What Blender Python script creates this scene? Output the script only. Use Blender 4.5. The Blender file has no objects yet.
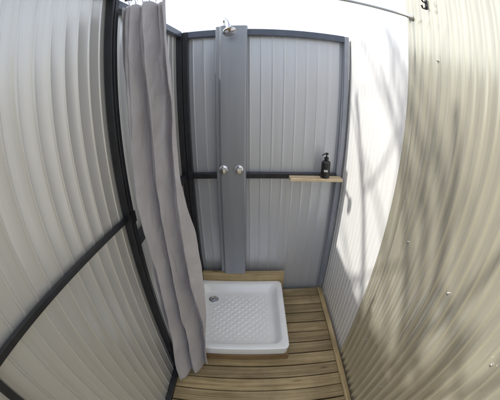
import bpy, bmesh, math, random
from mathutils import Vector, Matrix, noise
random.seed(7)
scene=bpy.context.scene
col=scene.collection

# ---------------------------------------------------------------- materials
def new_mat(name):
    m=bpy.data.materials.new(name); m.use_nodes=True
    nt=m.node_tree
    return m,nt,nt.nodes["Principled BSDF"]
def N(nt,t,**k):
    n=nt.nodes.new(t)
    for a,b in k.items(): setattr(n,a,b)
    return n
def ramp(nt,stops):
    r=N(nt,"ShaderNodeValToRGB")
    e=r.color_ramp.elements
    e[0].position,e[0].color=stops[0][0],(*stops[0][1],1)
    e[1].position,e[1].color=stops[-1][0],(*stops[-1][1],1)
    for p,c in stops[1:-1]:
        x=e.new(p); x.color=(*c,1)
    return r
def coords(nt,scale):
    tc=N(nt,"ShaderNodeTexCoord"); mp=N(nt,"ShaderNodeMapping")
    mp.inputs["Scale"].default_value=scale
    nt.links.new(tc.outputs["Object"],mp.inputs["Vector"])
    return mp.outputs[0]
def surf_mat(name,c1,c2,metal=0.0,rough=0.4,scale=(3,3,3),nscale=2.0,bump=0.05,rvar=0.12,streak=None,smax=0.6):
    m,nt,b=new_mat(name); L=nt.links
    v=coords(nt,scale)
    n=N(nt,"ShaderNodeTexNoise"); n.inputs["Scale"].default_value=nscale; n.inputs["Detail"].default_value=6
    L.new(v,n.inputs["Vector"])
    r=ramp(nt,[(0.3,c1),(0.7,c2)]); L.new(n.outputs["Fac"],r.inputs[0])
    out=r.outputs[0]
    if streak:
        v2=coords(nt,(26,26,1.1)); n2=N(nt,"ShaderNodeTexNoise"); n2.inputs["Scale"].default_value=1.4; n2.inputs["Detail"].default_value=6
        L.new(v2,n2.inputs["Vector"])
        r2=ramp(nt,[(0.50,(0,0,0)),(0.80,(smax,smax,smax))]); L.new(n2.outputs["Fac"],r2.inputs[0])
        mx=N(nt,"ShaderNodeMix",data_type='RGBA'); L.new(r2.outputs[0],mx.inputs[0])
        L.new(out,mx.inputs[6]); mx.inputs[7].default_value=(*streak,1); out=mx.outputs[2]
    L.new(out,b.inputs["Base Color"])
    b.inputs["Metallic"].default_value=metal
    mr=N(nt,"ShaderNodeMapRange"); L.new(n.outputs["Fac"],mr.inputs[0])
    mr.inputs[3].default_value=rough-rvar; mr.inputs[4].default_value=rough+rvar
    L.new(mr.outputs[0],b.inputs["Roughness"])
    if bump:
        v3=coords(nt,(1,1,1)); n3=N(nt,"ShaderNodeTexNoise"); n3.inputs["Scale"].default_value=90; n3.inputs["Detail"].default_value=4
        L.new(v3,n3.inputs["Vector"])
        bp=N(nt,"ShaderNodeBump"); bp.inputs["Strength"].default_value=bump; bp.inputs["Distance"].default_value=0.004
        L.new(n3.outputs["Fac"],bp.inputs["Height"]); L.new(bp.outputs[0],b.inputs["Normal"])
    return m
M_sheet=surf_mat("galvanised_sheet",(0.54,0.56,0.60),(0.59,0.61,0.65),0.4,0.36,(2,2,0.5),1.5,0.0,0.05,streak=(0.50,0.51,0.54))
M_sheetL=surf_mat("galvanised_sheet_side",(0.59,0.585,0.565),(0.66,0.655,0.635),0.45,0.31,(2,2,0.5),1.5,0.0,0.05,streak=(0.52,0.515,0.50))
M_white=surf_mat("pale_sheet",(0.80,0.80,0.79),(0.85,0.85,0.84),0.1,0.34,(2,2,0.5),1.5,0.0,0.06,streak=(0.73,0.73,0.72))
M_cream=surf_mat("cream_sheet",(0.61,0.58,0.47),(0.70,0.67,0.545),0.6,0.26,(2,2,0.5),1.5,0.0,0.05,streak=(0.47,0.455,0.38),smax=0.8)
M_black=surf_mat("black_frame_paint",(0.010,0.011,0.014),(0.020,0.022,0.028),0.0,0.42,(4,4,4),4,0.03,0.1,streak=(0.03,0.03,0.033))
M_slate=surf_mat("slate_frame_paint",(0.07,0.085,0.12),(0.10,0.115,0.15),0.1,0.4,(4,4,2),4,0.03,0.1)
M_postgrey=surf_mat("grey_post_paint",(0.25,0.27,0.32),(0.31,0.33,0.38),0.3,0.38,(4,4,2),4,0.03,0.1)
M_column=surf_mat("grey_aluminium",(0.27,0.285,0.315),(0.32,0.335,0.365),0.35,0.36,(5,5,0.5),3,0.0,0.06)
M_chrome=surf_mat("chrome",(0.75,0.75,0.77),(0.82,0.82,0.84),1.0,0.14,(5,5,5),5,0.0,0.05)
M_steel=surf_mat("dull_steel",(0.40,0.41,0.43),(0.52,0.53,0.55),0.9,0.32,(5,5,5),5,0.0,0.08)
M_tray=surf_mat("white_acrylic",(0.87,0.88,0.89),(0.91,0.92,0.92),0.0,0.2,(3,3,3),3,0.0,0.08)
M_plastic=surf_mat("black_plastic",(0.008,0.008,0.009),(0.015,0.015,0.017),0.0,0.3,(5,5,5),5,0.0,0.08)
M_label=surf_mat("pale_label",(0.5,0.5,0.5),(0.6,0.6,0.6),0.0,0.5,(5,5,5),5,0.0,0.05)

def wood_mat(name,axis,c=((0.23,0.16,0.075),(0.43,0.325,0.165),(0.57,0.46,0.27)),v0=0.72,v1=1.2):
    m,nt,b=new_mat(name); L=nt.links
    geo=N(nt,"ShaderNodeNewGeometry")
    tc=N(nt,"ShaderNodeTexCoord")
    mp=N(nt,"ShaderNodeMapping")
    sc=[30,30,30]; sc[axis]=1.3
    mp.inputs["Scale"].default_value=sc
    off=N(nt,"ShaderNodeMath",operation='MULTIPLY'); off.inputs[1].default_value=37.0
    L.new(geo.outputs["Random Per Island"],off.inputs[0])
    cb=N(nt,"ShaderNodeCombineXYZ"); 
    for i in range(3): L.new(off.outputs[0],cb.inputs[i])
    ad=N(nt,"ShaderNodeVectorMath",operation='ADD'); L.new(tc.outputs["Object"],ad.inputs[0]); L.new(cb.outputs[0],ad.inputs[1])
    L.new(ad.outputs[0],mp.inputs["Vector"])
    n=N(nt,"ShaderNodeTexNoise"); n.inputs["Scale"].default_value=1.6; n.inputs["Detail"].default_value=8; n.inputs["Roughness"].default_value=0.62; n.inputs["Distortion"].default_value=0.9
    L.new(mp.outputs[0],n.inputs["Vector"])
    r=ramp(nt,[(0.28,c[0]),(0.5,c[1]),(0.72,c[2])]); L.new(n.outputs["Fac"],r.inputs[0])
    mp2=N(nt,"ShaderNodeMapping"); s2=[9,9,0.4]; s2[axis]=2.4; mp2.inputs["Scale"].default_value=s2; L.new(ad.outputs[0],mp2.inputs["Vector"])
    vo=N(nt,"ShaderNodeTexVoronoi"); vo.inputs["Scale"].default_value=1.0; L.new(mp2.outputs[0],vo.inputs["Vector"])
    r2=ramp(nt,[(0.03,(0.8,0.8,0.8)),(0.12,(0,0,0))]); L.new(vo.outputs["Distance"],r2.inputs[0])
    mx=N(nt,"ShaderNodeMix",data_type='RGBA'); L.new(r2.outputs[0],mx.inputs[0]); L.new(r.outputs[0],mx.inputs[6]); mx.inputs[7].default_value=(0.13,0.075,0.035,1)
    n4=N(nt,"ShaderNodeTexNoise"); n4.inputs["Scale"].default_value=5; n4.inputs["Detail"].default_value=6; L.new(tc.outputs["Object"],n4.inputs["Vector"])
    r4=ramp(nt,[(0.35,(0.72,0.71,0.70)),(0.62,(1,1,1))]); L.new(n4.outputs["Fac"],r4.inputs[0])
    m4=N(nt,"ShaderNodeMix",data_type='RGBA',blend_type='MULTIPLY'); m4.inputs[0].default_value=1; L.new(mx.outputs[2],m4.inputs[6]); L.new(r4.outputs[0],m4.inputs[7])
    hv=N(nt,"ShaderNodeHueSaturation"); L.new(m4.outputs[2],hv.inputs["Color"])
    mr=N(nt,"ShaderNodeMapRange"); L.new(geo.outputs["Random Per Island"],mr.inputs[0]); mr.inputs[3].default_value=v0; mr.inputs[4].default_value=v1
    L.new(mr.outputs[0],hv.inputs["Value"])
    L.new(hv.outputs[0],b.inputs["Base Color"]); b.inputs["Roughness"].default_value=0.5
    bp=N(nt,"ShaderNodeBump"); bp.inputs["Strength"].default_value=0.3; bp.inputs["Distance"].default_value=0.002
    L.new(n.outputs["Fac"],bp.inputs["Height"]); L.new(bp.outputs[0],b.inputs["Normal"])
    return m
M_deck=wood_mat("treated_pine_deck",0)
M_edge=wood_mat("treated_pine_edge",1,v0=0.9,v1=1.25)
M_beam=wood_mat("treated_pine_beam",0,((0.30,0.21,0.10),(0.44,0.33,0.17),(0.55,0.44,0.25)),0.95,1.05)
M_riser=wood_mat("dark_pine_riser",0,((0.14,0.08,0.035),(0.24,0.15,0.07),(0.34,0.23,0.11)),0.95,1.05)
M_shelf=wood_mat("raw_pine_shelf",0,((0.42,0.32,0.19),(0.62,0.50,0.32),(0.72,0.60,0.42)),1.0,1.1)

m,nt,b=new_mat("curtain_fabric"); M_cloth=m
v=coords(nt,(1,1,1)); n=N(nt,"ShaderNodeTexNoise"); n.inputs["Scale"].default_value=5; nt.links.new(v,n.inputs["Vector"])
r=ramp(nt,[(0.3,(0.365,0.345,0.36)),(0.7,(0.45,0.425,0.44))]); nt.links.new(n.outputs["Fac"],r.inputs[0]); nt.links.new(r.outputs[0],b.inputs["Base Color"])
b.inputs["Roughness"].default_value=0.48
b.inputs["Sheen Weight"].default_value=0.2
v2=coords(nt,(1.0,1.0,0.55))
n2=N(nt,"ShaderNodeTexNoise"); n2.inputs["Scale"].default_value=16; n2.inputs["Detail"].default_value=7; n2.inputs["Distortion"].default_value=0.8; nt.links.new(v2,n2.inputs["Vector"])
bp=N(nt,"ShaderNodeBump"); bp.inputs["Strength"].default_value=0.7; bp.inputs["Distance"].default_value=0.014
nt.links.new(n2.outputs["Fac"],bp.inputs["Height"]); nt.links.new(bp.outputs[0],b.inputs["Normal"])
M_ground=surf_mat("dry_grass_soil",(0.10,0.09,0.05),(0.20,0.17,0.11),0,0.9,(1,1,1),1.5,0.5,0.05)
M_bark=surf_mat("bark",(0.05,0.038,0.028),(0.12,0.09,0.07),0,0.85,(6,6,1),4,0.6,0.05)
M_leaf=surf_mat("leaves",(0.04,0.08,0.02),(0.08,0.12,0.04),0,0.55,(4,4,4),4,0.0,0.05)

# ---------------------------------------------------------------- helpers
def finish(name,bm,mat,parent=None,smooth=False,bevel=0.0,label=None,angle=40,recalc=True):
    me=bpy.data.meshes.new(name)
    if recalc: bmesh.ops.recalc_face_normals(bm,faces=bm.faces)
    bm.to_mesh(me); bm.free()
    if smooth:
        for p in me.polygons: p.use_smooth=True
        try: me.set_sharp_from_angle(angle=math.radians(angle))
        except Exception: pass
    for mm in (mat if isinstance(mat,list) else [mat]): me.materials.append(mm)
    o=bpy.data.objects.new(name,me); col.objects.link(o)
    if parent: o.parent=parent
    if bevel:
        md=o.modifiers.new("bevel",'BEVEL'); md.width=bevel; md.segments=2; md.limit_method='ANGLE'
    if label: o["label"]=label
    return o
def empty(name,loc,label,cat):
    e=bpy.data.objects.new(name,None); e.location=(0,0,0); e.empty_display_size=0.1; col.objects.link(e)
    e["label"]=label; e["category"]=cat
    return e
def box(bm,x0,x1,y0,y1,z0,z1):
    vs=[bm.verts.new(p) for p in [(x0,y0,z0),(x1,y0,z0),(x1,y1,z0),(x0,y1,z0),(x0,y0,z1),(x1,y0,z1),(x1,y1,z1),(x0,y1,z1)]]
    for f in [(0,3,2,1),(4,5,6,7),(0,1,5,4),(1,2,6,5),(2,3,7,6),(3,0,4,7)]: bm.faces.new([vs[i] for i in f])
    return vs
def tube(bm,pts,radii,seg=12,cap=True):
    rings=[]
    prev=None
    for i,p in enumerate(pts):
        p=Vector(p)
        a=Vector(pts[max(i-1,0)]); c=Vector(pts[min(i+1,len(pts)-1)])
        t=(c-a).normalized()
        if prev is None:
            ref=Vector((0,0,1)) if abs(t.z)<0.9 else Vector((1,0,0))
            u=t.cross(ref).normalized()
        else:
            u=(prev-t*prev.dot(t)).normalized()
        prev=u; w=t.cross(u)
        rings.append([bm.verts.new(p+(u*math.cos(2*math.pi*k/seg)+w*math.sin(2*math.pi*k/seg))*radii[i]) for k in range(seg)])
    for a,c in zip(rings,rings[1:]):
        for k in range(seg): bm.faces.new((a[k],a[(k+1)%seg],c[(k+1)%seg],c[k]))
    if cap:
        bm.faces.new(rings[0][::-1]); bm.faces.new(rings[-1])
def lathe(bm,profile,center,axis='Z',seg=28):
    rings=[]; fs=[]
    for r,h in profile:
        ring=[]
        for k in range(seg):
            a=2*math.pi*k/seg
            c,s=math.cos(a)*r,math.sin(a)*r
            if axis=='Z': p=(c,s,h)
            elif axis=='Y': p=(c,h,s)
            else: p=(h,c,s)
            ring.append(bm.verts.new(Vector(p)+Vector(center)))
        rings.append(ring)
    for a,c in zip(rings,rings[1:]):
        for k in range(seg): fs.append(bm.faces.new((a[k],a[(k+1)%seg],c[(k+1)%seg],c[k])))
    fs.append(bm.faces.new(rings[0][::-1])); fs.append(bm.faces.new(rings[-1]))
    return fs

def corrugated(bm,p0,d,nrm,length,z0,z1,period=0.076,amp=0.009,phase=0.0,rows=26,seed=0,rib=0.20,buckle=0.0003):
    prof=[(0,0),(0.5-rib/2-0.015,0.0),(0.5-rib/2,0.06),(0.5-rib/3.6,0.90),(0.5-rib/5,1.0),(0.5+rib/5,1.0),(0.5+rib/3.6,0.90),(0.5+rib/2,0.06),(0.5+rib/2+0.015,0.0)]
    ss=[(0.0,0.0)]
    k=-1
    while k*period<length+period:
        for f,h in prof:
            s=(k+f+phase)*period
            if 0.0005<s<length-0.0005: ss.append((s,h))
        k+=1
    ss.append((length,0.0))
    grid=[]
    for j in range(rows+1):
        z=z0+(z1-z0)*j/rows
        row=[]
        for s,hh in ss:
            h=amp*hh
            h+=buckle*2*noise.noise(Vector((s*2.5+seed,z*1.2,seed)))+buckle*0.5*noise.noise(Vector((s*9+seed,z*2.2,seed+5)))
            row.append(bm.verts.new((p0[0]+d[0]*s+nrm[0]*h,p0[1]+d[1]*s+nrm[1]*h,z)))
        grid.append(row)
    for a,c in zip(grid,grid[1:]):
        for i in range(len(ss)-1): bm.faces.new((a[i],a[i+1],c[i+1],c[i]))
def screw(bm,p0,nrm,z,r=0.0055):
    P=lambda h:Vector((p0[0]+nrm[0]*h,p0[1]+nrm[1]*h,z))
    tube(bm,[P(0),P(0.004),P(0.007)],[r,r,r*0.65],8)

D=1.78
LX=-0.44; RX=0.675
CAMZ=1.715
YN=-0.55
# ---------------------------------------------------------------- ground
bm=bmesh.new()
S=400
vs=[bm.verts.new(p) for p in [(-S,-S,-0.16),(S,-S,-0.16),(S,S,-0.16),(-S,S,-0.16)]]; bm.faces.new(vs)
g=finish("ground",bm,M_ground); g["kind"]="structure"

# ---------------------------------------------------------------- deck
deck=empty("wooden_deck",(0,0,0),"weathered treated pine plank deck floor of the shower stall","deck")
bm=bmesh.new()
y=D-0.03
while y>YN:
    w=0.094+random.uniform(-0.002,0.002)
    dz=random.uniform(-0.002,0.002)
    tl=random.uniform(-0.001,0.001)
    vv=box(bm,-0.60,RX-0.012+random.uniform(-0.004,0),y-w,y,-0.028+dz,dz)
    for q in vv:
        if q.co.x>0: q.co.y+=tl*2
    for x in (0.575,-0.38,0.1):
        for dy in (-0.02,-0.070):
            for f in lathe(bm,[(0.003,0),(0.003,0.0016),(0.0018,0.002)],(x+random.uniform(-.006,.006),y+dy+random.uniform(-.004,.004),dz),'Z',8): f.material_index=1
    y-=w+0.0095+random.uniform(-0.001,0.001)
planks=finish("planks",bm,[M_deck,M_steel],deck,bevel=0.0025)
for k,x in enumerate((-0.5,-0.2,0.2,0.6)):
    bm=bmesh.new(); box(bm,x-0.025,x+0.025,YN,D-0.04,-0.16,-0.032)
    finish("joist",bm,M_edge,deck)
bm=bmesh.new()
box(bm,RX-0.056,RX-0.018,YN,D-0.045,0.004,0.022)
finish("edge_board",bm,M_edge,deck,bevel=0.003)

# ---------------------------------------------------------------- back wall
ZT=2.105; ZM=1.09
wall=empty("shower_wall",(0,0,0),"grey ribbed metal wall with dark frame behind the shower tray","wall")
bm=bmesh.new()
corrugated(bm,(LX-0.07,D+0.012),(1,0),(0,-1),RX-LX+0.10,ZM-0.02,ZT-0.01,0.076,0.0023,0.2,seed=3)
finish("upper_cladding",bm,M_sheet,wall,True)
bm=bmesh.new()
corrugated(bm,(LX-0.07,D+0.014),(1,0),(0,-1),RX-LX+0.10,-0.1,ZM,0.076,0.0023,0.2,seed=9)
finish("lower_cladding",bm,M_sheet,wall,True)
bm=bmesh.new(); box(bm,LX,LX+0.036,D-0.045,D-0.001,0.0,ZT); finish("corner_post",bm,M_black,wall,bevel=0.003,label="black corner post")
bm=bmesh.new(); vv=box(bm,RX-0.046,RX-0.012,D-0.04,D-0.002,0.0,ZT)
finish("corner_post",bm,M_postgrey,wall,bevel=0.003,label="pale grey corner post")
bm=bmesh.new(); box(bm,LX+0.037,RX-0.047,D-0.044,D-0.001,ZT-0.045,ZT); finish("top_rail",bm,M_slate,wall,bevel=0.003)
bm=bmesh.new(); box(bm,LX+0.037,RX-0.047,D-0.044,D-0.001,ZM-0.020,ZM+0.016); finish("middle_rail",bm,M_black,wall,bevel=0.003)

# ---------------------------------------------------------------- side wall (curtain side): two framed bays along one line
O=Vector((LX-0.001,D-0.046)); dv=Vector((-0.105,-2.0)).normalized(); nv=Vector((-dv.y,dv.x))
if nv.x<0: nv=-nv
def lbar(name,parent,r0,r1,z0,z1,dep0,dep1,mat,bev=0.003,tilt=0.0):
    bm=bmesh.new(); vv=box(bm,r0,r1,dep0,dep1,z0,z1)
    for q in vv:
        r,dp,z=q.co
        p=O+dv*r+nv*dp; q.co=(p.x,p.y,z+tilt*(r-r0)/(r1-r0))
    return finish(name,bm,mat,parent,bevel=bev)
RP=0.828
wl=empty("shower_wall",(0,0,0),"pale ribbed metal side wall with dark frame behind the curtain","wall")
EXT=0.057
st=O-dv*EXT-nv*0.044
bm=bmesh.new(); corrugated(bm,(st.x,st.y),dv,nv,RP+EXT+0.018,-0.1,ZT-0.01,0.076,0.0040,0.0,seed=21)
finish("cladding",bm,M_sheetL,wl,True)
lbar("top_rail",wl,0.0,RP-0.001,ZT-0.035,ZT+0.005,-0.036,-0.001,M_slate)
lbar("middle_rail",wl,0.0,RP-0.001,ZM-0.02,ZM+0.018,-0.036,-0.001,M_black)
lbar("bottom_rail",wl,0.0,RP-0.001,0.004,0.045,-0.036,-0.001,M_black)
lbar("corner_post",wl,-0.052,-0.004,-0.02,ZT,-0.043,-0.003,M_black)
lbar("post",wl,RP,RP+0.024,-0.02,ZT+0.06,-0.050,0.002,M_black)
ws=empty("shower_wall",(0,0,0),"silver ribbed metal side wall in slim black frame","wall")
st=O+dv*(RP+0.012)-nv*0.040
bm=bmesh.new(); corrugated(bm,(st.x,st.y),dv,nv,1.48,-0.1,ZT+0.05,0.066,0.0042,0.3,seed=33,rows=34,buckle=0.0003,rib=0.17)
finish("cladding",bm,M_sheetL,ws,True)
RB0=RP+0.0255
lbar("stile",ws,RB0,RB0+0.012,0.004,ZT+0.06,-0.036,-0.002,M_black)
RQ=(O.y-0.045)/(-dv.y)
lbar("post",ws,RQ,RQ+0.03,-0.02,ZT+0.06,-0.032,0.0,M_black)
RZ=1.220; TI=0.072
lbar("middle_rail",ws,RB0+0.013,RQ-0.001,RZ-0.012,RZ+0.012,-0.030,-0.016,M_black,tilt=TI)
lbar("top_rail",ws,RB0+0.013,RQ-0.001,ZT+0.015,ZT+0.06,-0.034,-0.003,M_black)
lbar("bottom_rail",ws,RB0+0.013,RQ-0.001,0.004,0.045,-0.034,-0.003,M_black)
bm=bmesh.new()
vv=box(bm,RP-0.003,RB0+0.020,0.0025,0.006,RZ-0.025,RZ+0.025)
for q in vv:
    r,dp,z=q.co; pt=O+dv*r+nv*dp; q.co=(pt.x,pt.y,z)
finish("joining_plate",bm,M_plastic,ws,bevel=0.001)

# ---------------------------------------------------------------- opposite walls
HT=2.14; HT2=2.22; YJ=1.0
wr=empty("shower_wall",(0,0,0),"pale white ribbed metal wall catching bright sun beside the tray","wall")
bm=bmesh.new()
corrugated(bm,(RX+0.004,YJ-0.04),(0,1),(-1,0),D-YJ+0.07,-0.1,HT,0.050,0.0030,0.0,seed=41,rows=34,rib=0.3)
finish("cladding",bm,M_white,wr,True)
wr2=empty("shower_wall",(0,0,0),"beige-grey ribbed metal wall dappled with branch shadows","wall")
bm=bmesh.new()
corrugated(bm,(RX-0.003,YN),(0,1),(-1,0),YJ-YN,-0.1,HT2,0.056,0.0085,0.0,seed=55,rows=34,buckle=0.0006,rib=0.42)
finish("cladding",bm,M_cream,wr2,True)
for z in (0.45,1.15,1.90):
    for yy in (0.12,0.45,0.78):
        bm=bmesh.new()
        screw(bm,(RX-0.004,YN+0.056*round((yy-YN)/0.056)),(-1,0),z+random.uniform(-.01,.01),0.0045)
        finish("screw",bm,M_steel,wr2,True)

# ---------------------------------------------------------------- timber support behind tray
tb=empty("timber_beam",(0,0,0),"short pine beam between shower tray and metal wall","timber")
bm=bmesh.new(); box(bm,LX+0.037,0.290,D-0.082,D-0.047,0.004,0.243); finish("beam",bm,M_beam,tb,bevel=0.004)

# ---------------------------------------------------------------- shower tray
tray=empty("shower_tray",(0,0,0),"square white shower tray with diamond anti-slip floor on the deck","shower tray")
TX0,TX1,TY0,TY1=-0.450,0.267,0.985,1.696
TZ0,TZ1=0.066,0.162
def rrect(x0,x1,y0,y1,r,z,seg=6):
    out=[]
    for cx,cy,a0 in ((x1-r,y1-r,0),(x0+r,y1-r,90),(x0+r,y0+r,180),(x1-r,y0+r,270)):
        for k in range(seg+1):
            a=math.radians(a0+90*k/seg); out.append((cx+r*math.cos(a),cy+r*math.sin(a),z))
    return out
def inset(d,r,z): return rrect(TX0+d,TX1-d,TY0+d,TY1-d,r,z)
loops=[inset(0.012,0.028,TZ0),inset(0.004,0.034,TZ0+0.015),inset(0.002,0.036,TZ1-0.022),inset(0.000,0.038,TZ1-0.008),inset(0.006,0.034,TZ1-0.001),inset(0.012,0.030,TZ1),
       inset(0.040,0.050,TZ1-0.001),inset(0.047,0.052,TZ1-0.005),inset(0.054,0.054,TZ1-0.016),inset(0.070,0.056,TZ1-0.052),inset(0.082,0.056,TZ1-0.062),inset(0.10,0.050,TZ1-0.066),inset(0.2,0.03,TZ1-0.068)]
bm=bmesh.new(); rings=[[bm.verts.new(p) for p in l] for l in loops]
for a,c in zip(rings,rings[1:]):
    n_=len(a)
    for k in range(n_): bm.faces.new((a[k],a[(k+1)%n_],c[(k+1)%n_],c[k]))
bm.faces.new(rings[-1]); bm.faces.new(rings[0][::-1])
fz=TZ1-0.0675
sp=0.036; nx=14; ny=14
cx0=(TX0+TX1)/2; cy0=(TY0+TY1)/2
for i in range(-nx,nx+1):
    for j in range(-ny,ny+1):
        if (i+j)%2: continue
        x=cx0+i*sp/1.3; y=cy0+j*sp/1.3
        if abs(x-cx0)>0.24 or abs(y-cy0)>0.24: continue
        if (x-(TX0+0.15))**2+(y-(TY1-0.17))**2<0.075**2: continue
        a=0.022; bb=0.014
        o4=[bm.verts.new((x+dx*a,y+dy*a,fz-0.001)) for dx,dy in ((1,0),(0,1),(-1,0),(0,-1))]
        i4=[bm.verts.new((x+dx*bb,y+dy*bb,fz+0.0025)) for dx,dy in ((1,0),(0,1),(-1,0),(0,-1))]
        for k in range(4): bm.faces.new((o4[k],o4[(k+1)%4],i4[(k+1)%4],i4[k]))
        bm.faces.new(i4)
finish("basin",bm,M_tray,tray,True,angle=30)
bm=bmesh.new()
dc=(TX0+0.15,TY1-0.17,fz)
lathe(bm,[(0.042,0.0),(0.042,0.004),(0.036,0.007),(0.026,0.0065),(0.024,0.004),(0.018,0.004),(0.016,0.007),(0.006,0.008)],dc,'Z',28)
finish("drain",bm,M_chrome,tray,True)
for x in (TX0+0.1,TX1-0.055):
    bm=bmesh.new(); box(bm,x,x+0.045,TY0+0.06,TY1-0.02,0.004,TZ0-0.001)
    finish("support_batten",bm,M_edge,tray,bevel=0.002)
bm=bmesh.new(); box(bm,TX0+0.02,TX1+0.004,TY0+0.002,TY0+0.040,0.0045,TZ0-0.0015)
finish("support_batten",bm,M_riser,tray,bevel=0.002)

# ---------------------------------------------------------------- shower column
sc=empty("shower_panel",(0,0,0),"tall grey metal shower column with two chrome taps and overhead shower","shower")
CX0,CX1=-0.225,-0.022
yb=D-0.047; z0,z1=0.246,2.12
prof=[(CX0,yb),(CX0,yb-0.014),(CX0+0.004,yb-0.018),(CX0+0.024,yb-0.018),(CX0+0.028,yb-0.022),(CX0+0.032,yb-0.036),(CX0+0.038,yb-0.040),
      (CX1-0.012,yb-0.040),(CX1-0.006,yb-0.036),(CX1,yb-0.018),(CX1,yb)]
bm=bmesh.new()
lo=[bm.verts.new((x-0.014,y,z0)) for x,y in prof]; hi=[bm.verts.new((x+0.008,y,z1)) for x,y in prof]
for k in range(len(prof)): 
    k2=(k+1)%len(prof); bm.faces.new((lo[k],lo[k2],hi[k2],hi[k]))
bm.faces.new(lo[::-1]); bm.faces.new(hi)
finish("column",bm,M_column,sc,True,angle=25)
for kx in (-0.178,-0.074):
    bm=bmesh.new(); yk=yb-0.040
    lathe(bm,[(0.028,0.006),(0.028,-0.004),(0.024,-0.008),(0.012,-0.010),(0.012,-0.016),(0.019,-0.020),(0.022,-0.027),(0.022,-0.044),(0.018,-0.050),(0.004,-0.052)],(kx,yk,1.154),'Y',26)
    tube(bm,[(kx,yk-0.038,1.154),(kx,yk-0.040,1.188)],[0.0055,0.004],10)
    finish("tap",bm,M_chrome,sc,True)
bm=bmesh.new()
xa=-0.165; xh=-0.128
pts=[(xa,yb-0.022,2.09),(xa,yb-0.022,2.146),(xa+.004,yb-0.030,2.162),(xa+.012,yb-0.050,2.164),(xa+.024,yb-0.085,2.143),(xa+.034,yb-0.112,2.118),(xh,yb-0.125,2.098)]
tube(bm,pts,[0.010]*len(pts),14)
lathe(bm,[(0.020,-0.006),(0.020,0.012),(0.012,0.016)],(xa,yb-0.022,2.127),'Z',18)
lathe(bm,[(0.006,-0.016),(0.013,-0.010),(0.015,0.0),(0.013,0.010),(0.006,0.016)],(xh,yb-0.125,2.096),'Z',16)
finish("shower_arm",bm,M_chrome,sc,True)
bm=bmesh.new()
lathe(bm,[(0.011,0.044),(0.015,0.036),(0.019,0.022),(0.034,0.006),(0.040,-0.002),(0.040,-0.009),(0.036,-0.012)],(0,0,0),'Z',28)
bmesh.ops.rotate(bm,cent=(0,0,0),matrix=Matrix.Rotation(math.radians(-35),3,'X')@Matrix.Rotation(math.radians(-14),3,'Y'),verts=bm.verts)
bmesh.ops.translate(bm,vec=(xh+0.008,yb-0.150,2.058),verts=bm.verts)
finish("shower_head",bm,M_chrome,sc,True)

# ---------------------------------------------------------------- shelf + dispenser
sh=empty("wooden_shelf",(0,0,0),"small raw pine shelf fixed on the wall rail","shelf")
SZ=ZM+0.008
bm=bmesh.new(); box(bm,0.272,0.652,D-0.115,D-0.046,SZ-0.022,SZ); finish("board",bm,M_shelf,sh,bevel=0.003)
for x in (0.36,0.60):
    bm=bmesh.new()
    a0=SZ-0.023
    pr=[(D-0.08,a0),(D-0.0455,a0),(D-0.0455,a0-0.012),(D-0.049,a0-0.012),(D-0.049,a0-0.003),(D-0.08,a0-0.003)]
    A=[bm.verts.new((x-0.008,yy,zz)) for yy,zz in pr]; B=[bm.verts.new((x+0.008,yy,zz)) for yy,zz in pr]
    bm.faces.new(A); bm.faces.new(B[::-1])
    for k in range(6): bm.faces.new((A[k],A[(k+1)%6],B[(k+1)%6],B[k]))
    finish("bracket",bm,M_steel,sh)
sd=empty("soap_dispenser",(0,0,0),"black pump soap bottle standing on the pine shelf","soap dispenser")
bx,by,bz=0.524,D-0.080,SZ+0.0005
bm=bmesh.new()
lathe(bm,[(0.028,0),(0.032,0.003),(0.032,0.105),(0.029,0.115),(0.019,0.122),(0.013,0.125),(0.013,0.130)],(bx,by,bz),'Z',28)
finish("bottle",bm,M_plastic,sd,True)
bm=bmesh.new()
lathe(bm,[(0.016,0.1305),(0.016,0.145),(0.012,0.148),(0.005,0.149),(0.005,0.165),(0.012,0.166),(0.012,0.176),(0.008,0.178)],(bx,by,bz),'Z',20)
tube(bm,[(bx,by,bz+0.171),(bx-0.022,by-0.012,bz+0.171),(bx-0.036,by-0.02,bz+0.164)],[0.0055,0.005,0.004],10)
finish("pump",bm,M_plastic,sd,True)
bm=bmesh.new()
seg=10
a=[];c=[]
for k in range(seg+1):
    an=math.radians(-125+50*k/seg); rr=0.0326
    a.append(bm.verts.new((bx+rr*math.cos(an),by+rr*math.sin(an),bz+0.048))); c.append(bm.verts.new((bx+rr*math.cos(an),by+rr*math.sin(an),bz+0.064)))
for k in range(seg): bm.faces.new((a[k],a[k+1],c[k+1],c[k]))
finish("label",bm,M_label,sd,True)

# ---------------------------------------------------------------- curtain rod, curtain
RA=Vector((-0.478,0.945,2.116)); RB=Vector((RX-0.013,0.965,2.096))
rod=empty("curtain_rod",(0,0,0),"thin steel curtain rod spanning the shower stall","curtain rod")
def rodp(x): 
    t=(x-RA.x)/(RB.x-RA.x); p=RA+(RB-RA)*t; p.z-=0.014*4*t*(1-t); return p
bm=bmesh.new()
tube(bm,[rodp(RA.x+(RB.x-RA.x)*k/24) for k in range(25)],[0.0055]*25,16); finish("rod",bm,M_steel,rod,True)
bm=bmesh.new(); lathe(bm,[(0.016,0.004),(0.016,-0.004),(0.009,-0.009),(0.009,-0.02)],(RX-0.013,RB.y,RB.z),'X',20); finish("flange",bm,M_chrome,rod,True)
cur=empty("shower_curtain",(0,0,0),"soft grey fabric shower curtain bunched to one side on rod","shower curtain")
bm=bmesh.new()
NS,NZ=260,150
grid=[]
def lerp(a,b,t): return a+(b-a)*t
def path(vals,f):
    x=f*(len(vals)-1); i=min(int(x),len(vals)-2); t=x-i; t=t*t*(3-2*t)
    return lerp(vals[i],vals[i+1],t)
XL=[-0.480,-0.476,-0.468,-0.472,-0.486]
XR=[-0.300,-0.268,-0.240,-0.242,-0.278]
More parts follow.
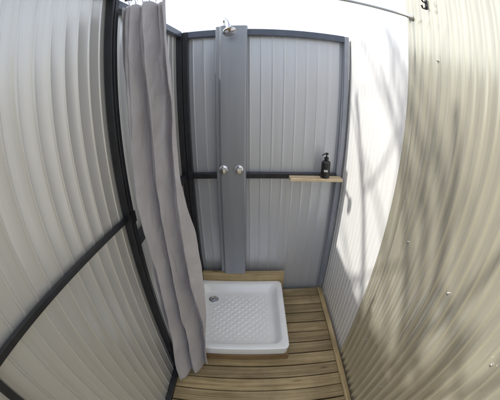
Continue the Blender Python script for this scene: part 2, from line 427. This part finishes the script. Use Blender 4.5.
YL=[0.925,0.925,0.905,0.850,0.775]
YR=[0.950,0.950,0.955,0.955,0.925]
for j in range(NZ+1):
    f=j/NZ
    zt=2.080; zb=0.022
    row=[]
    for i in range(NS+1):
        s=i/NS
        xl=path(XL,f); xr=path(XR,f)+0.007*math.sin(f*11)
        ph=2*math.pi*(2.8*s**0.9)+1.7*noise.noise(Vector((s*1.2,f*2.6,1)))+0.7*math.sin(f*3.1)
        ph2=2*math.pi*6*s+1.2*math.sin(f*3)+1.8*noise.noise(Vector((s*2,f*4,21)))
        top=(1-f)**2.5
        am=0.030+0.010*f+0.024*noise.noise(Vector((s*2.2,f*3.0,4)))
        sn=math.sin(ph); sn=sn*(1.15-0.15*sn*sn)
        off=am*sn*(1-0.5*top)+0.011*top*math.sin(ph2)
        off+=0.008*math.sin(ph2*0.8+2*f)*(0.35+0.8*noise.noise(Vector((s*2,f*4,11))))
        off+=0.014*noise.noise(Vector((s*3,f*6,8)))+0.009*noise.noise(Vector((s*7+f*5,f*13,3)))+0.0035*noise.noise(Vector((s*16,f*30,6)))
        off+=0.013*max(0,(f-0.84)/0.16)*math.sin(2*math.pi*5.3*s+1.0+2*noise.noise(Vector((s*3,1,1))))
        yy=lerp(path(YL,f),path(YR,f),s)+off
        xx=xl+(xr-xl)*s+off*0.25+0.008*math.sin(ph*2+0.6)*(0.3+0.5*f)
        zz=zt+(zb-zt)*f
        zz+=(0.050*s*s+0.014*math.sin(s*6)+0.008*math.sin(s*17)+0.005*math.sin(s*41))*f-0.010*abs(math.sin(ph2*0.5))*top
        wallx=LX-0.002-(D-0.046-yy)*0.0525+0.006
        row.append(bm.verts.new((max(xx,wallx),yy,zz)))
    grid.append(row)
for a,c in zip(grid,grid[1:]):
    for i in range(NS): bm.faces.new((a[i],a[i+1],c[i+1],c[i]))
fab=finish("fabric",bm,M_cloth,cur,True,angle=180)
md=fab.modifiers.new("t",'SOLIDIFY'); md.thickness=0.0016
for i in range(6):
    x=-0.458+i*0.028
    bm=bmesh.new()
    P=rodp(x); R=0.016; zc=P.z-0.009
    pts=[(x+0.004*math.sin(a*2),P.y+R*math.cos(a)*0.85,zc+R*math.sin(a)) for a in [2*math.pi*k/20 for k in range(21)]]
    tube(bm,pts,[0.0018]*21,8,False)
    tube(bm,[(x,P.y,zc-R),(x,P.y-0.006,2.066)],[0.0018,0.0018],8)
    finish("curtain_ring",bm,M_chrome,cur,True)

# ---------------------------------------------------------------- hook
hk=empty("wall_hook",(0,0,0),"small black double coat hook screwed to beige wall","hook")
hy,hz=0.835,2.130
bm=bmesh.new(); box(bm,RX-0.019,RX-0.0125,hy-0.008,hy+0.008,hz-0.022,hz+0.022); finish("plate",bm,M_plastic,hk,bevel=0.002)
bm=bmesh.new()
X=RX+0.007
tube(bm,[(X-0.026,hy,hz+0.008),(X-0.040,hy,hz+0.010),(X-0.050,hy,hz+0.020),(X-0.052,hy,hz+0.030)],[0.0035,0.0035,0.0035,0.0045],10)
tube(bm,[(X-0.026,hy,hz-0.008),(X-0.034,hy,hz-0.022),(X-0.044,hy,hz-0.022),(X-0.048,hy,hz-0.010)],[0.0035,0.0035,0.0035,0.0045],10)
finish("prong",bm,M_plastic,hk,True)

# ---------------------------------------------------------------- tree outside (casts the dappled shade)
tree=empty("tree",(0,0,0),"nearly bare tree standing outside the shower stall","tree")
rnd=random.Random(11)
bmT=bmesh.new(); bmL=bmesh.new()
leaves=[]
def branch(p,d,length,r,depth):
    n=9; pts=[Vector(p)]; rad=[r]; dcur=Vector(d).normalized()
    bend=Vector((rnd.uniform(-1,1),rnd.uniform(-1,1),rnd.uniform(-0.3,0.8)))*0.07
    for k in range(n):
        j=Vector((rnd.uniform(-1,1),rnd.uniform(-1,1),rnd.uniform(-1,1)))*(0.07 if depth else 0.03)
        dcur=(dcur+(bend if depth else Vector())+j).normalized()
        pts.append(pts[-1]+dcur*length/n); rad.append(r*(1-0.55*(k+1)/n))
    pruned=max(q.x for q in pts)>-0.72
    if pruned:
        cut=next((i for i,q in enumerate(pts) if q.x>-0.72))
        if cut>=3: tube(bmT,pts[:cut],rad[:cut],6,True)
    else:
        tube(bmT,pts,rad,8 if depth<2 else 6,True)
    if depth>=3:
        if not pruned:
            for q in pts[5:]: leaves.append(q)
        return
    nb=(11,4,2)[depth]
    for k in range(nb):
        i=rnd.randint(5,n-1) if depth==0 else rnd.randint(2,n-1); base=pts[i]
        ax=Vector((rnd.uniform(-1,1),rnd.uniform(-1,1),rnd.uniform(-0.4,0.5))).normalized()
        loc=(pts[i]-pts[i-1]).normalized()
        nd=(loc*0.75+ax*0.9).normalized()
        if base.x>-0.8: continue
        branch(base,nd,length*rnd.uniform(0.60,0.85) if depth else rnd.uniform(1.4,2.1),rad[i]*(0.66 if depth else 0.52),depth+1)
branch((-1.90,0.36,-0.2),(0.0,0.0,1),5.2,0.105,0)
for q in leaves:
    if rnd.random()<0.75: continue
    c=q+Vector([rnd.uniform(-.06,.06) for _ in range(3)])
    u=Vector((rnd.uniform(-1,1),rnd.uniform(-1,1),rnd.uniform(-1,1))).normalized()
    w=u.cross(Vector((rnd.uniform(-1,1),rnd.uniform(-1,1),rnd.uniform(-1,1)))).normalized()
    l=rnd.uniform(.025,.04); h=l*0.3
    vs=[bmL.verts.new(c+u*a*l+w*b_*h) for a,b_ in ((-1,0),(-.3,-1),(.5,-.8),(1,0),(.5,.8),(-.3,1))]
    bmL.faces.new(vs)
finish("trunk",bmT,M_bark,tree,True,angle=180)
finish("crown",bmL,M_leaf,tree)

# ---------------------------------------------------------------- light
to_sun=Vector((-0.585,0.030,0.81)).normalized()
el=math.asin(to_sun.z); az=math.atan2(to_sun.x,to_sun.y)
w=bpy.data.worlds.new("World"); scene.world=w; w.use_nodes=True
nt=w.node_tree; bg=nt.nodes["Background"]
sky=nt.nodes.new("ShaderNodeTexSky"); sky.sky_type='NISHITA'; sky.sun_disc=False
sky.sun_elevation=el; sky.sun_rotation=az; sky.air_density=1.0; sky.dust_density=3.0; sky.ozone_density=1.0
tc=nt.nodes.new("ShaderNodeTexCoord"); sep=nt.nodes.new("ShaderNodeSeparateXYZ"); nt.links.new(tc.outputs["Generated"],sep.inputs[0])
hr=nt.nodes.new("ShaderNodeMapRange"); nt.links.new(sep.outputs["Z"],hr.inputs[0])
hr.inputs[1].default_value=0.35; hr.inputs[2].default_value=0.95; hr.inputs[3].default_value=5.6; hr.inputs[4].default_value=2.3
hz_=nt.nodes.new("ShaderNodeVectorMath"); hz_.operation='SCALE'; hz_.inputs[0].default_value=(0.99,0.99,1.0); nt.links.new(hr.outputs[0],hz_.inputs["Scale"])
ad=nt.nodes.new("ShaderNodeVectorMath"); ad.operation='ADD'; nt.links.new(sky.outputs[0],ad.inputs[0]); nt.links.new(hz_.outputs[0],ad.inputs[1])
nt.links.new(ad.outputs[0],bg.inputs[0]); bg.inputs[1].default_value=0.15
sl=bpy.data.lights.new("sun",'SUN'); sl.energy=5; sl.angle=math.radians(1.0); sl.color=(1,0.97,0.90)
so=bpy.data.objects.new("sun",sl); col.objects.link(so)
so.rotation_euler=to_sun.to_track_quat('Z','Y').to_euler()

# ---------------------------------------------------------------- camera: wide-angle action camera lens
cam=bpy.data.cameras.new("camera"); cam.sensor_width=36; cam.sensor_height=28.8; cam.sensor_fit='HORIZONTAL'; cam.lens=19.1; cam.clip_start=0.02; cam.clip_end=1500
cam.type='PANO'
tgt=cam.cycles if hasattr(cam,"cycles") and hasattr(cam.cycles,"panorama_type") else cam
tgt.panorama_type='FISHEYE_EQUISOLID'
tgt.fisheye_lens=19.1
tgt.fisheye_fov=math.radians(200)
co=bpy.data.objects.new("camera",cam); col.objects.link(co)
co.location=(0,0,CAMZ); co.rotation_euler=(math.radians(90-25),0,0)
scene.camera=co
scene.view_settings.view_transform='Standard'; scene.view_settings.look='None'; scene.view_settings.exposure=0
